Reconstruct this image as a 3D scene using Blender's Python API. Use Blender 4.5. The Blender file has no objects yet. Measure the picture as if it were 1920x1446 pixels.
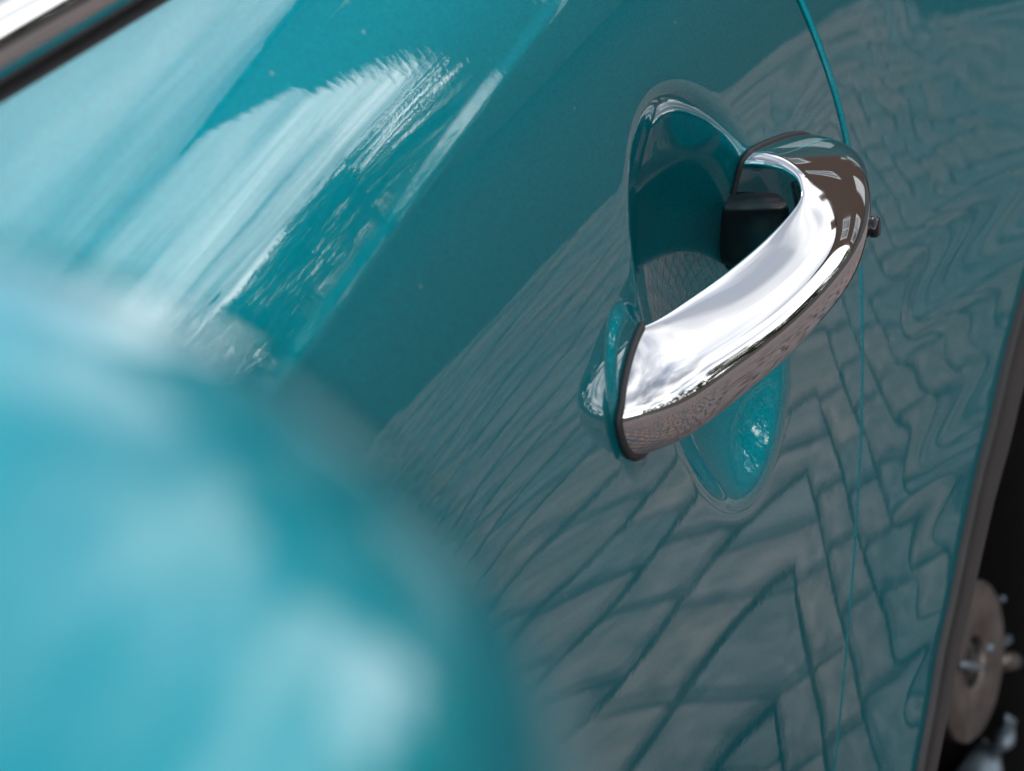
import bpy, math, random
import numpy as np
from mathutils import Vector, Matrix
random.seed(7)
rng = np.random.default_rng(7)
S = bpy.context.scene
COL = S.collection

# ------------------------------------------------------------------ camera
F_PX = 6000.0
AX = np.array([.259, .376, -.89]); AX /= np.linalg.norm(AX)          # car length axis in camera space
AZ = np.array([-.122, .932, .34]); AZ -= AX*(AZ@AX); AZ /= np.linalg.norm(AZ)
AY = np.cross(AZ, AX)
ROT = np.stack([AX, AY, AZ])                                          # world = ROT @ camera
HZ = .82                                                              # height of the door handle
CAM = -ROT @ (np.array([(1322-960)/F_PX, -(532-723)/F_PX, -1.])*.92) + np.array([0, 0, HZ])
cd = bpy.data.cameras.new('camera'); cam = bpy.data.objects.new('camera', cd); COL.objects.link(cam)
cd.sensor_width = 36; cd.lens = F_PX/1920*36; cd.clip_start = .02; cd.clip_end = 6000
M = np.eye(4); M[:3, :3] = ROT; M[:3, 3] = CAM
cam.matrix_world = Matrix([[float(M[i][j]) for j in range(4)] for i in range(4)])
cd.dof.use_dof = True; cd.dof.focus_distance = .955; cd.dof.aperture_fstop = 24.0
S.camera = cam

# ------------------------------------------------------------------ world
SUN_EL, SUN_AZ = math.radians(46), math.radians(70)     # sun behind the car, in thin cloud
w = bpy.data.worlds.new('World'); S.world = w; w.use_nodes = True
nt = w.node_tree; N = nt.nodes; L = nt.links; N.clear()
out = N.new('ShaderNodeOutputWorld'); bg = N.new('ShaderNodeBackground'); bg2 = N.new('ShaderNodeBackground'); mx = N.new('ShaderNodeMixShader')
sky = N.new('ShaderNodeTexSky'); sky.sky_type = 'NISHITA'; sky.sun_disc = False
sky.sun_elevation = SUN_EL; sky.sun_rotation = SUN_AZ; sky.air_density = 1.0; sky.dust_density = .6
bg.inputs['Strength'].default_value = .15
L.new(sky.outputs['Color'], bg.inputs['Color'])
tc = N.new('ShaderNodeTexCoord'); sp = N.new('ShaderNodeSeparateXYZ'); L.new(tc.outputs['Generated'], sp.inputs[0])
def mth(op, a, b=None):
    n = N.new('ShaderNodeMath'); n.operation = op
    for i, v in enumerate((a, b)):
        if v is None: continue
        if isinstance(v, (int, float)): n.inputs[i].default_value = v
        else: L.new(v, n.inputs[i])
    return n.outputs[0]
zz = mth('ADD', mth('MAXIMUM', sp.outputs['Z'], 0.0), .12)
cx = mth('DIVIDE', sp.outputs['X'], zz); cy = mth('DIVIDE', sp.outputs['Y'], zz)
cb = N.new('ShaderNodeCombineXYZ'); L.new(cx, cb.inputs[0]); L.new(cy, cb.inputs[1])
mp = N.new('ShaderNodeMapping'); mp.inputs['Rotation'].default_value = (0, 0, math.radians(25)); mp.inputs['Scale'].default_value = (.35, .8, 1); mp.inputs['Location'].default_value = (2.3, .7, 0)
L.new(cb.outputs[0], mp.inputs[0])
nz = N.new('ShaderNodeTexNoise'); nz.inputs['Scale'].default_value = 1.1; nz.inputs['Detail'].default_value = 9; nz.inputs['Roughness'].default_value = .6; nz.inputs['Distortion'].default_value = .5
L.new(mp.outputs[0], nz.inputs['Vector'])
rp = N.new('ShaderNodeValToRGB'); rp.color_ramp.elements[0].position = .34; rp.color_ramp.elements[1].position = .58
hz_ = mth('MULTIPLY', mth('POWER', mth('SUBTRACT', 1.0, mth('MAXIMUM', sp.outputs['Z'], 0.0)), 5.0), .16)
L.new(mth('ADD', nz.outputs['Fac'], hz_), rp.inputs[0])
nz2 = N.new('ShaderNodeTexNoise'); nz2.inputs["Scale"].default_value = 3.6; nz2.inputs['Detail'].default_value = 8
L.new(mp.outputs[0], nz2.inputs['Vector'])
rp2 = N.new('ShaderNodeValToRGB'); rp2.color_ramp.elements[0].position = .40; rp2.color_ramp.elements[1].position = .68
rp2.color_ramp.elements[0].color = (.24, .26, .30, 1); rp2.color_ramp.elements[1].color = (1, 1, 1, 1)
L.new(mth('ADD', nz2.outputs['Fac'], mth('MULTIPLY', hz_, 1.1)), rp2.inputs[0]); L.new(rp2.outputs['Color'], bg2.inputs['Color']); L.new(mth('ADD', mth('MULTIPLY', mth('POWER', mth('SUBTRACT', 1.0, mth('MAXIMUM', sp.outputs['Z'], 0.0)), 4.0), 3.6), 2.4), bg2.inputs['Strength'])
L.new(rp.outputs['Color'], mx.inputs[0]); L.new(bg.outputs[0], mx.inputs[1]); L.new(bg2.outputs[0], mx.inputs[2]); L.new(mx.outputs[0], out.inputs[0])

sl = bpy.data.lights.new('sun', 'SUN'); sl.energy = 1.0; sl.angle = math.radians(14); sl.color = (1, .96, .9)
so = bpy.data.objects.new('sun', sl); COL.objects.link(so)
sd = Vector((math.sin(SUN_AZ)*math.cos(SUN_EL), math.cos(SUN_AZ)*math.cos(SUN_EL), math.sin(SUN_EL)))
so.rotation_euler = sd.to_track_quat('Z', 'Y').to_euler()

S.render.engine = 'CYCLES'
vs = S.view_settings; vs.view_transform = 'Standard'; vs.look = 'None'; vs.gamma = 1; vs.exposure = 0.09; vs.use_curve_mapping = False

# ------------------------------------------------------------------ helpers
def mat(name, col, rough=.5, metal=0., **kw):
    m = bpy.data.materials.new(name); m.use_nodes = True
    b = m.node_tree.nodes['Principled BSDF']
    b.inputs['Base Color'].default_value = (*col, 1); b.inputs['Roughness'].default_value = rough; b.inputs['Metallic'].default_value = metal
    for k, v in kw.items(): b.inputs[k].default_value = v
    return m
def noise_col(m, c1, c2, scale, detail=6, coord='Object', bump=0., bscale=None, lo=.35, hi=.65, bdist=.002):
    t = m.node_tree; n, l = t.nodes, t.links; b = n['Principled BSDF']
    c = n.new('ShaderNodeTexCoord'); z = n.new('ShaderNodeTexNoise'); z.inputs['Scale'].default_value = scale; z.inputs['Detail'].default_value = detail
    l.new(c.outputs[coord], z.inputs['Vector'])
    r = n.new('ShaderNodeValToRGB'); r.color_ramp.elements[0].position = lo; r.color_ramp.elements[1].position = hi
    r.color_ramp.elements[0].color = (*c1, 1); r.color_ramp.elements[1].color = (*c2, 1)
    l.new(z.outputs['Fac'], r.inputs[0]); l.new(r.outputs['Color'], b.inputs['Base Color'])
    if bump:
        z2 = n.new('ShaderNodeTexNoise'); z2.inputs['Scale'].default_value = bscale or scale*4; z2.inputs['Detail'].default_value = 5; l.new(c.outputs[coord], z2.inputs['Vector'])
        bp = n.new('ShaderNodeBump'); bp.inputs['Strength'].default_value = bump; bp.inputs['Distance'].default_value = bdist
        l.new(z2.outputs['Fac'], bp.inputs['Height']); l.new(bp.outputs[0], b.inputs['Normal'])
    return m
def mesh_obj(name, verts, faces, m, parent=None, smooth=True, normals=None):
    me = bpy.data.meshes.new(name)
    me.from_pydata([tuple(map(float, v)) for v in verts], [], [tuple(map(int, f)) for f in faces]); me.update()
    if smooth: me.polygons.foreach_set('use_smooth', [True]*len(me.polygons))
    if normals is not None: me.normals_split_custom_set_from_vertices([tuple(map(float, n)) for n in normals])
    if m: me.materials.append(m)
    o = bpy.data.objects.new(name, me); COL.objects.link(o)
    if parent: o.parent = parent
    return o
def empty(name, loc=(0, 0, 0), rz=0):
    o = bpy.data.objects.new(name, None); COL.objects.link(o); o.location = loc; o.rotation_euler = (0, 0, rz); o.empty_display_size = .05
    return o
def tag(o, label, cat=None, group=None, kind=None):
    o['label'] = label
    if cat: o['category'] = cat
    if group: o['group'] = group
    if kind: o['kind'] = kind
    return o
def grid_faces(nu, nv, closed_v=False, off=0):
    f = []
    for i in range(nu-1):
        for j in range(nv if closed_v else nv-1):
            k = (j+1) % nv
            f.append((off+i*nv+j, off+i*nv+k, off+(i+1)*nv+k, off+(i+1)*nv+j))
    return f
def box(cx, cy, cz, sx, sy, sz):
    v = [(cx+a*sx/2, cy+b*sy/2, cz+c*sz/2) for a in (-1, 1) for b in (-1, 1) for c in (-1, 1)]
    return v, [(0, 1, 3, 2), (4, 6, 7, 5), (0, 4, 5, 1), (2, 3, 7, 6), (0, 2, 6, 4), (1, 5, 7, 3)]
def join(parts):
    V, Fc = [], []
    for v, f in parts:
        o = len(V); V += list(v); Fc += [tuple(i+o for i in q) for q in f]
    return V, Fc
def bevel(o, wd, seg=2):
    b = o.modifiers.new('bevel', 'BEVEL'); b.width = wd; b.segments = seg; b.limit_method = 'ANGLE'; b.harden_normals = False
    return o
def tube(pts, rad, n=12, cap=True):
    """swept round tube through pts; rad a number or a list"""
    P = [Vector(p) for p in pts]; R = rad if hasattr(rad, '__len__') else [rad]*len(P)
    V = []; up = Vector((.13, .27, 1)).normalized()
    for i, p in enumerate(P):
        t = (P[min(i+1, len(P)-1)]-P[max(i-1, 0)]).normalized(); a = t.cross(up)
        if a.length < 1e-3: a = t.cross(Vector((1, 0, 0)))
        a.normalize(); b = t.cross(a)
        V += [tuple(p+(a*math.cos(q)+b*math.sin(q))*R[i]) for q in [2*math.pi*k/n for k in range(n)]]
    Fc = grid_faces(len(P), n, True)
    if cap: Fc += [tuple(range(n))[::-1], tuple(range((len(P)-1)*n, len(P)*n))]
    return V, Fc

# ------------------------------------------------------------------ materials
def car_paint():
    m = mat('teal_metallic_paint', (.001, .315, .375), .46, 1.0, **{'Specular Tint': (.30, .46, .50, 1)})
    t = m.node_tree; n, l = t.nodes, t.links; b = n['Principled BSDF']
    b.inputs['Coat Weight'].default_value = 1; b.inputs['Coat Roughness'].default_value = .012; b.inputs['Coat IOR'].default_value = 1.64
    c = n.new('ShaderNodeTexCoord')
    v = n.new('ShaderNodeTexVoronoi'); v.inputs['Scale'].default_value = 2600; l.new(c.outputs['Object'], v.inputs['Vector'])
    hs = n.new('ShaderNodeHueSaturation'); hs.inputs['Color'].default_value = (.001, .315, .375, 1)
    sx = n.new('ShaderNodeSeparateXYZ'); l.new(v.outputs['Color'], sx.inputs[0])
    mr = n.new('ShaderNodeMapRange'); mr.inputs['To Min'].default_value = .80; mr.inputs['To Max'].default_value = 1.2
    l.new(sx.outputs['X'], mr.inputs['Value']); l.new(mr.outputs[0], hs.inputs['Value']); 
    v2 = n.new('ShaderNodeTexVoronoi'); v2.inputs['Scale'].default_value = 170; l.new(c.outputs['Object'], v2.inputs['Vector'])
    s2 = n.new('ShaderNodeSeparateXYZ'); l.new(v2.outputs['Color'], s2.inputs[0])
    g1 = n.new('ShaderNodeMath'); g1.operation = 'LESS_THAN'; g1.inputs[1].default_value = .075; l.new(v2.outputs['Distance'], g1.inputs[0])
    g2 = n.new('ShaderNodeMath'); g2.operation = 'GREATER_THAN'; g2.inputs[1].default_value = .94; l.new(s2.outputs['Y'], g2.inputs[0])
    g3 = n.new('ShaderNodeMath'); g3.operation = 'MULTIPLY'; l.new(g1.outputs[0], g3.inputs[0]); l.new(g2.outputs[0], g3.inputs[1])
    mxc = n.new('ShaderNodeMix'); mxc.data_type = 'RGBA'; l.new(g3.outputs[0], mxc.inputs[0]); l.new(hs.outputs[0], mxc.inputs[6]); mxc.inputs[7].default_value = (.45, .5, .5, 1)   # dust specks
    l.new(mxc.outputs[2], b.inputs['Base Color'])
    # orange peel in the clear coat
    z = n.new('ShaderNodeTexNoise'); z.inputs['Scale'].default_value = 260; z.inputs['Detail'].default_value = 2; l.new(c.outputs['Object'], z.inputs['Vector'])
    bp = n.new('ShaderNodeBump'); bp.inputs['Strength'].default_value = 1; bp.inputs['Distance'].default_value = .000007
    l.new(z.outputs['Fac'], bp.inputs['Height']); l.new(bp.outputs[0], b.inputs['Coat Normal'])
    return m
PAINT = car_paint()
CHROME = mat('chrome', (.60, .595, .59), .025, 1.0)
def smudge(m, lo, hi, scale):
    t = m.node_tree; n, l = t.nodes, t.links; c = n.new('ShaderNodeTexCoord'); z = n.new('ShaderNodeTexNoise'); z.inputs['Scale'].default_value = scale; z.inputs['Detail'].default_value = 6
    mr = n.new('ShaderNodeMapRange'); mr.inputs['From Min'].default_value = .4; mr.inputs['From Max'].default_value = .7; mr.inputs['To Min'].default_value = lo; mr.inputs['To Max'].default_value = hi
    l.new(c.outputs['Object'], z.inputs['Vector']); l.new(z.outputs['Fac'], mr.inputs['Value']); l.new(mr.outputs[0], n['Principled BSDF'].inputs['Roughness'])
smudge(CHROME, .015, .075, 55)
BLACK = mat('black_rubber', (.012, .012, .013), .55)
GLOSSBLACK = mat('gloss_black_plastic', (.008, .008, .009), .18)
CLAD = noise_col(mat('black_cladding_plastic', (.012, .011, .011), .5), (.010, .0095, .0095), (.015, .014, .014), 60, bump=.3, bscale=900, bdist=.0003)
LINER = mat('wheel_well_liner', (.004, .004, .004), 1.0, 0, **{'Specular IOR Level': .1})
GLASS = mat('tinted_window_glass', (.01, .012, .013), .02, 0, **{'Specular IOR Level': .6})
STEEL = noise_col(mat('brushed_steel', (.3, .27, .25), .38, .85), (.13, .11, .10), (.22, .19, .17), 90, bump=.15, bscale=400, bdist=.0004)
GREYSTEEL = mat('grey_painted_steel', (.16, .2, .23), .35, .5)

# ------------------------------------------------------------------ body surface  (SURF-BEGIN)
BELT = .1465
CR0, CRS = .0945, .083          # shoulder crease: height above handle at x=-.12 and its slope
ACX, ACH, AR = .608, -.44, .413  # rear wheel arch centre and radius
_h = np.array([-.8, -.40, -.30, -.2, -.12, -.05, 0, .04, .075, .087, .0925, .0937, .0952, .0966, .106, .120, .135, .148, .20, .34])
_t = np.radians([-3, -8, -9, -8.5, -6, -2, 2, 7.5, 14, 17.0, 17.5, 26.0, 26.0, 21.5, 23, 27.5, 36, 45, 52, 55])
_hh = np.linspace(-.8, .34, 5701); _tt = np.interp(_hh, _h, _t)
_k = np.exp(-.5*(np.arange(-12, 13)/4.)**2); _k /= _k.sum()
_tt = np.convolve(np.pad(_tt, 12, mode='edge'), _k, mode='valid')
_nn = -np.concatenate([[0], np.cumsum((np.tan(_tt[1:])+np.tan(_tt[:-1]))/2*np.diff(_hh))])
_nn -= np.interp(0., _hh, _nn)
_lx = np.linspace(-1.2, 1.5, 2701)
_ls = np.interp(_lx, [-1.2, -.6, -.25, -.2, -.12, 0, .12, .22, .32, 1.5], [.075, .0375, .0156, .0125, .040, .048, .075, .12, .168, .168])
_k3 = np.exp(-.5*(np.arange(-60, 61)/25.)**2); _k3 /= _k3.sum()
_ls = np.convolve(np.pad(_ls, 60, mode='edge'), _k3, mode='valid')
_ln = np.concatenate([[0], np.cumsum((_ls[1:]+_ls[:-1])/2*np.diff(_lx))]); _ln -= np.interp(0., _lx, _ln)
CUP = dict(x=.0125, h=-.010, a=.082, b=.055, d=.024)
def sstep(t):
    t = np.clip(t, 0, 1); return t*t*(3-2*t)
def base_n(x, h):
    hp = h - CRS*np.clip(x+.12, -.5, .3)*sstep((h+.02)/.08)
    n = np.interp(hp, _hh, _nn) + np.interp(np.clip(x, -.2, None), _lx, _ln)*sstep((.24-h)/.24)**.5*1.0 + np.interp(np.minimum(x, -.2), _lx, _ln)-np.interp(-.2, _lx, _ln)
    r = np.hypot(x-ACX, h-ACH)
    n = n + .016*np.clip(1-(r-AR)/.20, 0, 1.0)**2
    n = n + (.00022*np.sin(h*2*math.pi/.052+1.1+6*x)+.00010*np.sin(h*2*math.pi/.031+14*x))*sstep((x-.19)/.05)*(.35+.65*sstep((-.02-h)/.10))   # slightly uneven pressing of the flare
    return n
def out_n(x, h):
    """how far the sheet metal stands out from the plane y=0, at length x and height h over the handle"""
    n = base_n(x, h)
    u = ((x-CUP['x'])-(h-CUP['h']))/2**.5; v = ((x-CUP['x'])+(h-CUP['h']))/2**.5
    q = 1-(u/CUP['a'])**2-(v/CUP['b'])**2
    k = .040
    n = n - CUP['d']*(k*np.logaddexp(0, np.clip(q/k, -60, 60)))*(1-.18*np.clip(q, 0, 1))
    # raised collars under the two feet of the handle
    rr = np.hypot((x+.080)/.0185, (h-.000)/.0225)
    n = n + .0016*sstep((1.10-rr)/.30)
    rr = np.hypot((x-.115)/.034, (h+.002)/.021)
    n = n + .0005*sstep((1.6-rr)/1.3)*sstep((x-.06)/.03)
    return n
_gh = np.array([-.60, -.42, -.33, -.234, -.188, -.141, -.095, -.058, -.016, .012, .045, .09, .16, .30])
_gx = np.array([.04, .09, .115, .138, .148, .159, .168, .172, .173, .161, .140, .108, .076, .05])
def gap_x(h):
    return np.interp(h, _gh2, _gx2)
_gh2 = np.linspace(-.6, .3, 181)
_gx2 = np.interp(_gh2, _gh, _gx)
_k2 = np.exp(-.5*(np.arange(-12, 13)/4.)**2); _k2 /= _k2.sum()
_gx2 = np.convolve(np.concatenate([_gx2[0]-(_gx2[12:0:-1]-_gx2[0]), _gx2, _gx2[-1]-(_gx2[-2:-14:-1]-_gx2[-1])]), _k2, mode='valid')
# (SURF-END)
def surf_pts(x, h):
    return np.stack([x, -out_n(x, h), HZ+h], -1)
def surf_nrm(x, h, e=2e-4):
    dx = (out_n(x+e, h)-out_n(x-e, h))/(2*e); dh = (out_n(x, h+e)-out_n(x, h-e))/(2*e)
    n = np.stack([-dx, -np.ones_like(dx), -dh], -1)
    return n/np.linalg.norm(n, axis=-1, keepdims=True)

# ------------------------------------------------------------------ ground
GROUND = noise_col(mat('grey_sand_ground', (.1, .1, .1), .9), (.022, .023, .023), (.036, .036, .035), 3, bump=.4, bscale=60)
gv = [(-3000, -3000, 0), (3000, -3000, 0), (3000, 3000, 0), (-3000, 3000, 0)]
ground = mesh_obj('ground', gv, [(0, 1, 2, 3)], GROUND, smooth=False); ground['kind'] = 'structure'
ground['label'] = 'paved grey ground beside the car, mirrored in its paint'
JOINT = noise_col(mat('dark_joint_sand', (.04, .04, .04), .95), (.02, .02, .021), (.04, .038, .036), 12)
o = mesh_obj('paving_bed', [(-2.1, -3.4, .006), (3.45, -3.4, .006), (3.45, 1.5, .006), (-2.1, 1.5, .006)], [(0, 1, 2, 3)], JOINT, ground, smooth=False)
def paver_mesh(i, sx, sy, m):
    b, hgt = .008, .045
    def ring(ix, z): return [(s*(sx/2-ix)*1.0+rng.normal(0, .002), q*(sy/2-ix)+rng.normal(0, .002), z) for s, q in ((-1, -1), (1, -1), (1, 1), (-1, 1))]
    v = ring(0, 0)+ring(0, hgt-b)+ring(b, hgt)
    f = []
    for k in (0, 4): f += [(k+j, k+(j+1) % 4, k+4+(j+1) % 4, k+4+j) for j in range(4)]
    f.append((8, 9, 10, 11))
    return v, f
def stone(nm, a, b): return noise_col(mat(nm, a, .8), tuple(q*.72 for q in a), tuple(q*1.12 for q in b), 34, 10, bump=.8, bscale=120, bdist=.004, lo=.3, hi=.7)
PAV = [stone('grey_pink_paver', (.20, .155, .145), (.29, .23, .22)), stone('grey_paver', (.16, .145, .145), (.24, .215, .215)), stone('warm_paver', (.22, .16, .14), (.32, .24, .215))]
PM = []
for i in range(9):
    v, f = paver_mesh(i, (.125, .10, .155)[i % 3]-.009, .092-.009, PAV[i//3])
    me = bpy.data.meshes.new('paver'); me.from_pydata(v, [], f); me.materials.append(PAV[i//3]); PM.append((me, v, f, i//3))
spots = []
y = -3.3; row = 0
while y < 1.4:
    x = -2.0 + random.uniform(-.1, .1)
    while x < 3.3:
        i = random.randrange(9); wd = (.125, .10, .155)[i % 3]
        spots.append((x+wd/2, y, i)); x += wd
    y += .092; row += 1
EDGE = [-7.5, -8.7]
spots.sort(key=lambda s: (s[0]-1.9)**2+(s[1]+1.5)**2*1.3)
for x, y, i in spots[:298]:
    o = bpy.data.objects.new('paver', PM[i][0]); COL.objects.link(o); o.parent = ground; o.location = (x, y, random.uniform(.002, .007)); o.rotation_euler = (random.gauss(0, .008), random.gauss(0, .008), random.gauss(0, .012))
for mi in range(3):
    pp = []
    for x, y, i in spots[298:]:
        if PM[i][3] != mi: continue
        a = random.gauss(0, .012); dz = random.uniform(.002, .007)
        pp.append(([(x+p[0]*math.cos(a)-p[1]*math.sin(a), y+p[0]*math.sin(a)+p[1]*math.cos(a), p[2]+dz) for p in PM[i][1]], PM[i][2]))
    V, Fc = join(pp)
    o = mesh_obj('pavers', V, Fc, PAV[mi], ground, smooth=False); o['kind'] = 'stuff'

# ------------------------------------------------------------------ the car
car = empty('car', (0, 0, 0))
tag(car, 'teal metallic car with chrome loop door handle and black wheel arch trim', 'car')

def lines(segs):
    a = [np.linspace(p, q, n, endpoint=False) for p, q, n in segs]
    return np.concatenate(a+[[segs[-1][1]]])
# door skin
hl = lines([(-.56, -.30, 36), (-.30, -.11, 60), (-.11, .125, 235), (.125, BELT, 30)])
XS = .105
xl = lines([(-1.0, -.45, 45), (-.45, -.14, 80), (-.14, XS, 250)]); ul = np.linspace(0, 1, 40)[1:]
def half_gap(h): return .0017+.0021*sstep((h+.09)/.07)
gx = gap_x(hl)-half_gap(hl)
Xg = np.concatenate([np.repeat(xl[None], len(hl), 0), XS+(np.maximum(gx, -9)[:, None]-XS)*ul[None]], 1)
low = gx < XS+.015                                 # low down the gap runs forward: squeeze the whole row
for i in np.where(low)[0]:
    full = np.concatenate([xl, XS+(.125-XS)*ul]); Xg[i] = -1.0+(full+1.0)*(gx[i]+1.0)/1.125
Hg = np.repeat(hl[:, None], Xg.shape[1], 1)
P = surf_pts(Xg, Hg); Nn = surf_nrm(Xg, Hg)
# rolled hem along the rear edge
hem = []
for k, (dx, dy) in enumerate(((.0007, .0002), (.0012, .0008), (.0014, .002), (.0014, .030))):
    q = P[:, -1].copy(); q[:, 0] += dx; q[:, 1] += dy; hem.append(q)
hn = [Nn[:, -1]*.8+np.array([.5, 0, 0]), Nn[:, -1]*.4+np.array([.9, 0, 0]), np.repeat([[1., 0, 0]], len(hl), 0), np.repeat([[1., 0, 0]], len(hl), 0)]
P = np.concatenate([P, np.stack(hem, 1)], 1); Nn = np.concatenate([Nn, np.stack(hn, 1)], 1)
nr, nc = P.shape[:2]
door = mesh_obj('door', P.reshape(-1, 3), grid_faces(nr, nc), PAINT, car, normals=Nn.reshape(-1, 3))
door['label'] = 'teal door skin with shoulder crease and scooped recess behind the handle'

# rear quarter panel: polar grid round the wheel arch
def poly_hit(ang):
    d = np.array([math.cos(ang), math.sin(ang)]); o0 = np.array([ACX, ACH]); best = 9
    for a, b in zip(BND[:-1], BND[1:]):
        e = b-a; den = d[0]*e[1]-d[1]*e[0]
        if abs(den) < 1e-12: continue
        r = a-o0; t = (r[0]*e[1]-r[1]*e[0])/den; s = (r[0]*d[1]-r[1]*d[0])/den
        if t > 0 and -1e-9 <= s <= 1+1e-9: best = min(best, t)
    return best
BND = [np.array([gap_x(h)+half_gap(h), h]) for h in np.linspace(-.6, BELT, 161)]+[np.array([1.35, BELT]), np.array([1.35, -.6])]
angs = np.radians(np.concatenate([np.linspace(196, 90, 330), np.linspace(90, -14, 60)[1:]]))
rad_t = np.linspace(0, 1, 150)
ho = np.array([poly_hit(a) for a in angs])
RR = AR+(ho[:, None]-AR)*rad_t[None]
Xq = ACX+RR*np.cos(angs)[:, None]; Hq = ACH+RR*np.sin(angs)[:, None]
P = surf_pts(Xq, Hq); Nn = surf_nrm(Xq, Hq)
hem = []; hn = []
for dx, dy in ((-.0007, .0002), (-.0012, .0008), (-.0014, .002), (-.0014, .030)):
    q = P[:, -1].copy(); q[:, 0] += dx; q[:, 1] += dy; hem.append(q)
hn = [Nn[:, -1]*.8+np.array([-.5, 0, 0]), Nn[:, -1]*.4+np.array([-.9, 0, 0]), np.repeat([[-1., 0, 0]], len(angs), 0), np.repeat([[-1., 0, 0]], len(angs), 0)]
P = np.concatenate([P, np.stack(hem, 1)], 1); Nn = np.concatenate([Nn, np.stack(hn, 1)], 1)
quarter = mesh_obj('rear_quarter_panel', P.reshape(-1, 3), [q[::-1] for q in grid_faces(*P.shape[:2])], PAINT, car, normals=Nn.reshape(-1, 3))
quarter['label'] = 'teal rear quarter panel flaring out towards the wheel arch'
# jamb behind the shut line
hj = np.linspace(-.56, BELT, 60); gj = gap_x(hj)
jv = []
for dx in (-.012, .012): jv.append(np.stack([gj+dx, -base_n(gj, hj)+.026, HZ+hj], -1))
mesh_obj('door_jamb', np.concatenate(jv), [(i, i+1, 60+i+1, 60+i) for i in range(59)], PAINT, car)

# belt line trim: black seal, chrome half-round
def belt_sweep(name, prof, m, x0=-1.0, x1=1.2):
    xs = np.linspace(x0, x1, 120); yb = -base_n(xs, np.full_like(xs, BELT)); V = []
    for x, y in zip(xs, yb): V += [(x, y+p[0], HZ+BELT+p[1]) for p in prof]
    return mesh_obj(name, V, grid_faces(len(xs), len(prof)), m, car)
belt_sweep('window_seal', [(.004, -.005), (-.0004, -.0032), (-.0012, -.0020), (-.0008, -.0008), (.003, .0008), (.012, .002)], BLACK)
belt_sweep('chrome_window_trim', [(.0135-.0155*math.cos(a), .0102+.0116*math.sin(a)) for a in np.linspace(-1.25, 1.9, 26)], CHROME)
belt_sweep('window_glass', [(.022, .004), (.10, .14), (.17, .28), (.24, .40)], GLASS)
belt_sweep('roof', [(.235, .385), (.245, .42), (.29, .455), (.42, .49), (.8, .51)], PAINT)
V, Fc = join([box(-.1, .14, .58, 2.4, .02, .72)])
mesh_obj('light_block_panel', V, Fc, LINER, car, smooth=False)  # added unseen dark panel, stops light coming through from behind the door skin
V, Fc = join([box(-.5, .06, .22, 1.2, .14, .10)])
bevel(mesh_obj('sill', V, Fc, CLAD, car, smooth=False), .02)

# wheel arch cladding: a raised band along the arch
aa = np.radians(np.linspace(197, -15, 140)); V = []
prof = [(.0045, .004), (.0045, -.0012), (.003, -.0026), (-.003, -.003), (-.030, -.002), (-.036, .0), (-.039, .006), (-.039, .05), (-.041, .12)]
for a in aa:
    xb, hb = ACX+AR*math.cos(a), ACH+AR*math.sin(a); yb = -float(base_n(np.array(xb), np.array(hb)))
    for dr, dy in prof: V.append((ACX+(AR+dr)*math.cos(a), yb+dy, HZ+ACH+(AR+dr)*math.sin(a)))
o = mesh_obj('wheel_arch_trim', V, grid_faces(len(aa), len(prof)), CLAD, car)
o['label'] = 'black plastic trim along the rear wheel arch'
# wheel well
V = []
for a in aa:
    for rr, yy in ((AR-.03, .03), (AR-.02, .40), (.0, .40)): V.append((ACX+rr*math.cos(a), yy, HZ+ACH+rr*math.sin(a)))
mesh_obj('wheel_well', V, grid_faces(len(aa), 3), LINER, car)

tv = []
TP = [(.235, .075), (.24, .05), (.26, .035), (.29, .03), (.315, .04), (.33, .06), (.334, .09), (.334, .22), (.32, .25), (.0, .25)]
for r_, y_ in TP: tv += [(ACX+r_*math.cos(2*math.pi*k/96), y_, .335+r_*math.sin(2*math.pi*k/96)) for k in range(96)]
mesh_obj('tyre', tv, grid_faces(len(TP), 96, True), LINER, car)
tv = []
for r_, y_ in [(.235, .075), (.225, .07), (.22, .13), (.0, .14)]: tv += [(ACX+r_*math.cos(2*math.pi*k/96), y_, .335+r_*math.sin(2*math.pi*k/96)) for k in range(96)]
mesh_obj('rim', tv, grid_faces(4, 96, True), LINER, car)
V, Fc = join([box(.75, .42, .42, 1.5, .02, .8)])
mesh_obj('under_body', V, Fc, LINER, car, smooth=False)
# hub in the wheel well
def at_pixel(px, py, y):
    r = ROT @ np.array([(px-960)/F_PX, -(py-723)/F_PX, -1.]); t = (y-CAM[1])/r[1]; return CAM+r*t
HUB = at_pixel(1818, 1240, .06)
wheel = empty('wheel_hub', tuple(HUB)); wheel.parent = car
wheel.rotation_euler = (0, 0, math.radians(-14))
def lathe(prof, n=64):
    V = []
    for r, y in prof: V += [(r*math.cos(2*math.pi*k/n), y, r*math.sin(2*math.pi*k/n)) for k in range(n)]
    return V, grid_faces(len(prof), n, True)
V, Fc = lathe([(.0145, .004), (.0145, -.002), (.0155, -.003), (.0445, -.003), (.0455, -.002), (.0455, .004), (.044, .005), (.0145, .005)])
mesh_obj('brake_disc', V, Fc, STEEL, wheel)
V, Fc = lathe([(.001, -.001), (.010, -.001), (.012, .001), (.012, .03)])
mesh_obj('hub_centre', V, Fc, GLOSSBLACK, wheel)

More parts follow.
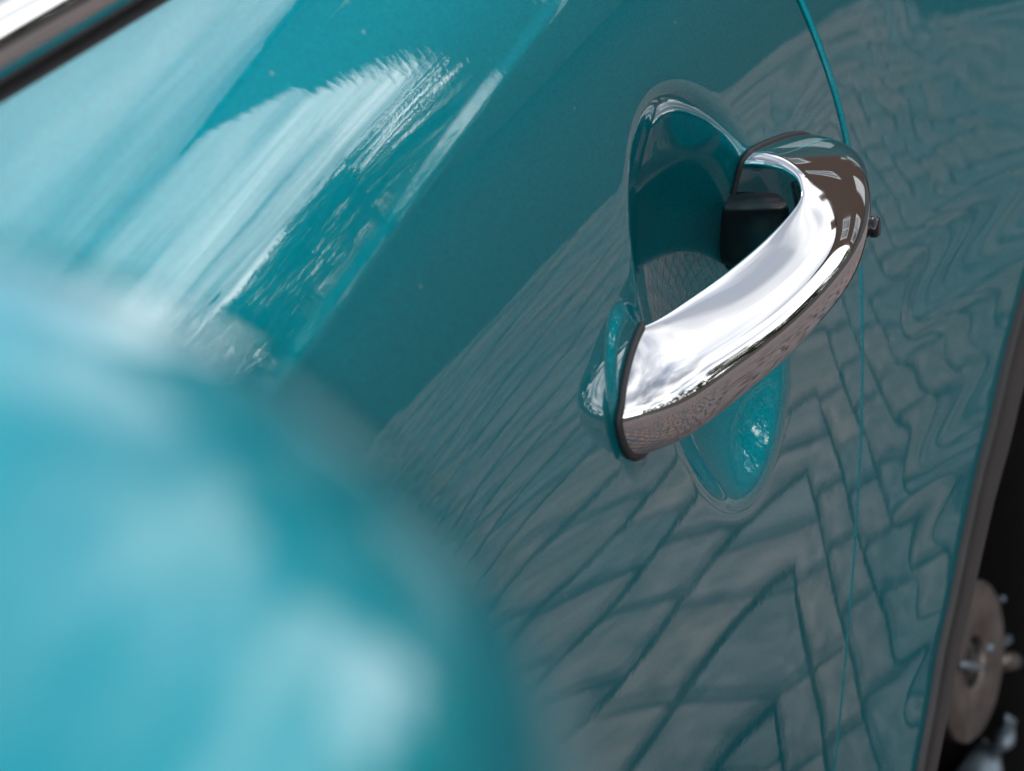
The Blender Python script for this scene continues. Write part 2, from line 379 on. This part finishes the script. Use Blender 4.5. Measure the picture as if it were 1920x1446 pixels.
def rod(name, pix, rad, y, m, n=14):
    V, Fc = tube([tuple(at_pixel(a_, b_, y)) for a_, b_ in pix], rad, n); return mesh_obj(name, V, Fc, m, car)
rod('ball_joint', [(1898, 1142), (1903, 1150), (1907, 1162), (1905, 1174), (1898, 1182)], [.001, .0045, .006, .0048, .003], .052, GREYSTEEL)
rod('control_arm', [(1903, 1172), (1893, 1196), (1874, 1210), (1850, 1216)], [.0035, .0032, .003, .003], .053, GREYSTEEL)
rod('wheel_stud', [(1876, 1240), (1879, 1240), (1899, 1240), (1903, 1240), (1935, 1242)], [.001, .0058, .0058, .003, .003], .050, STEEL)
rod('brake_hose', [(1930, 940), (1916, 1010), (1909, 1060), (1894, 1098), (1878, 1124)], .0022, .055, GREYSTEEL)
rod('bracket', [(1800, 1246), (1822, 1250), (1846, 1252), (1850, 1268), (1836, 1280)], [.002, .0026, .003, .0034, .002], .057, GREYSTEEL)
rod('ball_joint', [(1888, 1340), (1893, 1352), (1890, 1368), (1884, 1388), (1880, 1398)], [.001, .0045, .0045, .006, .004], .052, GREYSTEEL)
rod('stay', [(1905, 1330), (1917, 1390), (1930, 1450)], .0016, .05, STEEL)
rod('brake_caliper', [(1846, 1392), (1852, 1404), (1842, 1440), (1832, 1470)], [.002, .0075, .012, .014], .066, GREYSTEEL)

# ------------------------------------------------------------------ door handle
handle = empty('door_handle', (0, 0, HZ)); handle.parent = car
handle['label'] = 'polished chrome loop door handle with black gaskets'
#  outer (x,n)   inner (x,n)   half height, z centre   (cm)
SEC = [((-10.0, -1.4), (-8.2, -2.4), 1.46, -.2), ((-9.6, -.3), (-7.8, -1.4), 1.46, -.2), ((-8.9, .62), (-7.25, -.55), 1.44, -.22), ((-7.6, 1.36), (-6.1, .0), 1.40, -.32),
       ((-5.1, 2.08), (-4.0, .50), 1.36, -.44), ((-2.2, 2.78), (-1.4, 1.06), 1.31, -.54), ((.9, 3.34), (1.3, 1.60), 1.28, -.56), ((3.8, 3.66), (3.3, 1.98), 1.31, -.50),
       ((6.3, 3.62), (4.5, 2.1), 1.37, -.42), ((8.8, 3.28), (5.3, 1.9), 1.54, -.28), ((11.0, 2.7), (5.8, 1.4), 1.70, -.18), ((12.3, 1.8), (6.0, .9), 1.80, -.12), ((12.7, .7), (6.05, .3), 1.86, -.1), ((12.8, -1.0), (6.1, -1.2), 1.86, -.1)]
def catmull(P, n):
    P = np.array(P, float); P = np.concatenate([[2*P[0]-P[1]], P, [2*P[-1]-P[-2]]]); o = []
    for i in range(1, len(P)-2):
        for t in np.linspace(0, 1, n, endpoint=False):
            a, b, c, d = P[i-1:i+3]; o.append(.5*((2*b)+(-a+c)*t+(2*a-5*b+4*c-d)*t*t+(-a+3*b-3*c+d)*t**3))
    o.append(P[-2]); return np.array(o)
CTRL = [(-1, .7), (-1.02, .95), (-.97, 1.06), (-.80, 1.04), (-.35, .88), (.2, .67), (.65, .45), (.92, .23), (1.04, .05), (1.05, -.16), (.94, -.5), (.64, -.9), (-.2, -1.06), (-.95, -1.02), (-1.02, -.5), (-1, .2)]
def section(nseg):
    C = np.array(CTRL, float); n = len(C); o = []
    for t in np.linspace(0, n, nseg, endpoint=False):
        i = int(t); u = t-i; q = [C[(i+k) % n] for k in (-1, 0, 1, 2)]
        o.append((q[0]*(1-u)**3+q[1]*(3*u**3-6*u*u+4)+q[2]*(-3*u**3+3*u*u+3*u+1)+q[3]*u**3)/6)
    return np.array(o)
SECT = section(84)
def sweep_handle(rows, grow=0.):
    V = []
    for ox, on, ix, inn, hz, zc in rows:
        o_, i_ = np.array([ox, on]), np.array([ix, inn]); c = (o_+i_)/2; hv = (o_-i_)/2; l = np.linalg.norm(hv); hv = hv/l; l += grow
        for u, z in SECT:
            p = c+hv*u*l*1.06; V.append((p[0]/100, -p[1]/100, (z*(hz+grow)*1.04+zc)/100))
    return V, grid_faces(len(rows), len(SECT), True)
rows = catmull([(*a, *b, c, d) for a, b, c, d in SEC], 10)
V, Fc = sweep_handle(rows)
grip = mesh_obj('chrome_grip', V, Fc, CHROME, handle)
GV = np.array(V).reshape(len(rows), len(SECT), 3)
def foot_ring(order, rad, lift):
    """rubber ring where the grip meets the sheet metal"""
    ring = []
    for k in range(len(SECT)):
        prev = None
        for i in order:
            p = GV[i, k]; g = -p[1]-float(out_n(np.array(p[0]), np.array(p[2])))-lift
            if prev is not None and g > 0:
                t = -prev[1]/(g-prev[1]) if g != prev[1] else 0; ring.append(prev[0]+(p-prev[0])*min(max(t, 0), 1)); break
            prev = (p, g)
    ring = np.array(ring); n = len(ring); c = ring.mean(0); VV = []
    for i in range(n):
        t = ring[(i+1) % n]-ring[i-1]; t /= np.linalg.norm(t)+1e-9; a_ = np.cross(t, [0, -1, 0]); a_ /= np.linalg.norm(a_)+1e-9; b_ = np.cross(a_, t)
        VV += [tuple(ring[i]+(a_*math.cos(q)*rad+b_*math.sin(q)*rad*.8)) for q in [2*math.pi*j/10 for j in range(10)]]
    return VV, grid_faces(n, 10, True)+[((n-1)*10+j, (n-1)*10+(j+1) % 10, (j+1) % 10, j) for j in range(10)]
V, Fc = foot_ring(range(0, 60), .0014, .0004); mesh_obj('gasket', V, Fc, BLACK, handle)
V, Fc = foot_ring(range(len(rows)-1, len(rows)-60, -1), .0011, .0004); mesh_obj('gasket', V, Fc, BLACK, handle)
V, Fc = box(.0634, -.0035, -.0040, .016, .031, .0265)
bevel(mesh_obj('inner_cover', V, Fc, GLOSSBLACK, handle, smooth=True), .0072, 6)
# small black button on the outside of the grip
bpos = Vector((.071, -.0352, -.009)); V = []
prof = [(.0, .0036), (.0026, .0034), (.0033, .0026), (.0033, .0008), (.0025, .0002), (.0025, -.004)]
for r, d in prof: V += [(bpos.x+r*1.15*math.cos(2*math.pi*k/24), bpos.y-d, bpos.z+r*math.sin(2*math.pi*k/24)) for k in range(24)]
mesh_obj('button', V, grid_faces(len(prof), 24, True), GLOSSBLACK, handle)

# ------------------------------------------------------------------ wing mirror
def at_depth(px, py, t): return CAM+ROT @ np.array([(px-960)/F_PX, -(py-723)/F_PX, -1.])*t
MS = .56; mc = at_depth(-521, 2079, .168)
mirror = empty('wing_mirror', tuple(mc)); mirror.parent = car
mirror['label'] = 'teal wing mirror housing, close and out of focus'
V = []; nu, nv = 60, 96
for i in range(nu):
    th = math.pi*(i/(nu-1))*.60       # from the nose back to the rim
    for j in range(nv):
        ph = 2*math.pi*j/nv; e = 1.0
        r = math.sin(th)
        yy = math.copysign(abs(math.cos(ph))**e, math.cos(ph))*r; zz_ = math.copysign(abs(math.sin(ph))**e, math.sin(ph))*r
        V.append((-math.cos(th)*.0595, yy*.0483, zz_*.0460))
mesh_obj('mirror_cap', V, grid_faces(nu, nv, True), PAINT, mirror)
rim = V[-nv:]
rv = list(rim)+[(p[0]+.002, p[1]*.95, p[2]*.95) for p in rim]+[(p[0]+.001, p[1]*.9, p[2]*.9) for p in rim]
mesh_obj('mirror_rim', rv, grid_faces(3, nv, True), BLACK, mirror)
mesh_obj('mirror_glass', [(p[0]+.008, p[1]*.91, p[2]*.91) for p in rim], [tuple(range(nv))], CHROME, mirror, smooth=False)
V, Fc = tube([(.03, .05, -.02), (.03, .09, -.03), (.02, .14, -.035), (.0, .19, -.04)], [.028, .024, .022, .026], 20)
mesh_obj('mirror_stalk', V, Fc, BLACK, mirror)

# ------------------------------------------------------------------ what the paint and the chrome mirror
BRICK = noise_col(mat('brown_brick', (.1, .06, .045), .85), (.075, .045, .035), (.125, .085, .065), 30, bump=.4, bscale=60, bdist=.01)
ROOFT = noise_col(mat('dark_roof_tiles', (.05, .04, .04), .8), (.035, .03, .03), (.07, .055, .05), 8)
WHITE = mat('white_frame', (.8, .8, .78), .4)
PANE = mat('window_pane', (.12, .15, .17), .03, 0, **{'Specular IOR Level': 1.0})
def house(name, label, loc, rz, wx, dy, wall_h, roof_h, windows, garage=None, oh=.4):
    """front face looks towards local -y"""
    t = empty(name, loc, rz); tag(t, label, 'house')
    V, Fc = box(0, 0, wall_h/2, wx, dy, wall_h); V = list(V)
    n0 = len(V); V += [(-wx/2, -dy/2, wall_h+.002), (-wx/2, dy/2, wall_h+.002), (-wx/2, 0, wall_h+roof_h-.06), (wx/2, -dy/2, wall_h+.002), (wx/2, dy/2, wall_h+.002), (wx/2, 0, wall_h+roof_h-.06)]
    Fc = list(Fc)+[(n0, n0+2, n0+1), (n0+3, n0+4, n0+5)]
    mesh_obj('wall', V, Fc, BRICK, t, smooth=False)
    sl_ = roof_h/(dy/2); parts = []
    for sgn in (-1, 1):
        y0, z0 = sgn*(dy/2+oh), wall_h-oh*sl_
        v = [(-wx/2-oh, y0, z0), (wx/2+oh, y0, z0), (wx/2+oh, 0, wall_h+roof_h), (-wx/2-oh, 0, wall_h+roof_h)]
        v += [(a, b, c+.14) for a, b, c in v]
        parts.append((v, [(0, 1, 2, 3), (7, 6, 5, 4), (0, 4, 5, 1), (1, 5, 6, 2), (2, 6, 7, 3), (3, 7, 4, 0)]))
    V, Fc = join(parts); rf = mesh_obj('roof', V, Fc, ROOFT, t, smooth=False)
    V, Fc = box(wx*.28, .2, wall_h+roof_h+.3, .6, .6, 1.2); mesh_obj('chimney', V, Fc, BRICK, rf, smooth=False)
    for (cx_, cz_, ww, wh) in windows:
        yf = -dy/2
        V, Fc = join([box(cx_-ww/2, yf-.03, cz_, .09, .08, wh+.09), box(cx_+ww/2, yf-.03, cz_, .09, .08, wh+.09), box(cx_, yf-.03, cz_+wh/2, ww-.09, .078, .09),
                      box(cx_, yf-.03, cz_-wh/2, ww-.09, .078, .09), box(cx_, yf-.03, cz_, .06, .07, wh-.09)])
        wn = mesh_obj('window', V, Fc, WHITE, t, smooth=False)
        V, Fc = box(cx_, yf-.012, cz_, ww-.02, .02, wh-.02); mesh_obj('pane', V, Fc, PANE, wn, smooth=False)
    if garage:
        cx_, ww, wh = garage; yf = -dy/2
        V, Fc = join([box(cx_, yf-.03, wh*(k+.5)/5, ww, .05, wh/5-.02) for k in range(5)])
        mesh_obj('front_door', V, Fc, WHITE, t, smooth=False)
    return t
def polar(az, d): return (d*math.cos(math.radians(az)), d*math.sin(math.radians(az)), 0)
# behind the car, its roof line cuts across the sky mirrored in the door
p = polar(-13.7, 17.5)
house('house', 'brown brick house behind the car, mirrored in the shoulder of the door', p, math.radians(-13.7-90), 8.1, 7, 6.15, 1.3,
      [(-2.6, 1.6, 1.5, 1.4), (2.6, 1.6, 1.9, 1.4), (-2.6, 4.4, 1.3, 1.3), (0, 4.4, .8, 1.1), (2.6, 4.4, 1.5, 1.3)], garage=(.1, 1.0, 2.1), oh=.1)
LEAF = noise_col(mat('dark_green_leaves', (.05, .08, .03), .7), (.03, .055, .02), (.07, .105, .04), 1.5)
BARK = noise_col(mat('bark', (.1, .07, .05), .9), (.06, .045, .03), (.12, .09, .07), 6)
def tree_meshes(seed, hgt, wid):
    r = np.random.default_rng(seed); parts = [tube([(0, 0, 0), (.04, .02, hgt*.25), (-.03, .05, hgt*.5), (.02, 0, hgt*.82)], [.16, .13, .09, .03], 8)]
    clumps = []
    for k in range(20):
        a = r.uniform(0, 6.28); z = hgt*r.uniform(.12, .9); q = wid*(1-((z/hgt-.45)/.6)**2)*r.uniform(.35, .85)
        c = np.array([q*math.cos(a), q*math.sin(a), z]); clumps.append(c)
        parts.append(tube([(0, 0, z*.72), tuple(c*np.array([.5, .5, 1])-[0, 0, .12*hgt*.3]), tuple(c)], [.06, .035, .015], 6))
    tv, tf = join(parts); V = []; Fc = []
    for c in clumps:
        sr = wid*r.uniform(.28, .5)
        for k in range(170):
            d = r.normal(size=3); d /= np.linalg.norm(d); p = c+d*sr*r.uniform(.2, 1.15)**.6; s = r.uniform(.07, .15)
            a = r.normal(size=3); a /= np.linalg.norm(a); b = np.cross(a, d); b /= np.linalg.norm(b)+1e-6
            i = len(V); V += [p-a*s, p+b*s*.5, p+a*s, p-b*s*.5]; Fc.append((i, i+1, i+2, i+3))
    return (tv, tf), (V, Fc)
TM = []
for sd_, hg, wd in ((1, 4.6, 2.0), (2, 3.8, 2.2), (3, 5.6, 1.7)):
    a, b = tree_meshes(sd_, hg, wd); TM.append((a, b))
tree_src = []
TREES = [(-41.5, 23, 1), (-38.5, 22, 0), (-44, 23, 0), (-47, 18, 2), (-54, 15, 1), (-61, 17, 0), (-69, 15, 2), (-78, 15, 1), (-87, 23, 0), (-96, 20, 2), (-105, 21, 1), (-113, 19, 0), (-165, 20, 1), (172, 23, 2), (-31.3, 37, 1), (-28.8, 39, 1), (-34.5, 42, 0), (-120, 22, 2)]
for i, (az, d, k) in enumerate(TREES):
    t = empty('tree', polar(az, d), random.uniform(0, 6)); s_ = random.uniform(.9, 1.12); t.scale = (s_, s_, s_)
    if len([q for q in tree_src if q[0] == k]) == 0:
        tr = mesh_obj('trunk', *TM[k][0], BARK, t); cr = mesh_obj('crown', *TM[k][1], LEAF, t, smooth=False); tree_src.append((k, tr, cr))
    else:
        _, tr0, cr0 = [q for q in tree_src if q[0] == k][0]
        for q in (tr0, cr0): c = q.copy(); COL.objects.link(c); c.parent = t
    tag(t, 'dark leafy tree in the row mirrored along the chrome handle', 'tree', 'trees mirrored in the handle and the paint')
# terracotta edging rows across the paving
TERRA = noise_col(mat('terracotta_edging', (.35, .13, .06), .75), (.28, .10, .05), (.42, .17, .09), 9, bump=.4, bscale=50)

v, f = paver_mesh(0, .200, .096, TERRA)
em = bpy.data.meshes.new('edging_brick'); em.from_pydata(v, [], f); em.materials.append(TERRA)
for ye in EDGE:
    for k in range(60):
        o = bpy.data.objects.new('edging_brick', em); COL.objects.link(o); o.parent = ground; o.location = (1.0+k*.21, ye, random.uniform(.003, .009)); o.rotation_euler = (0, 0, random.gauss(0, .008))
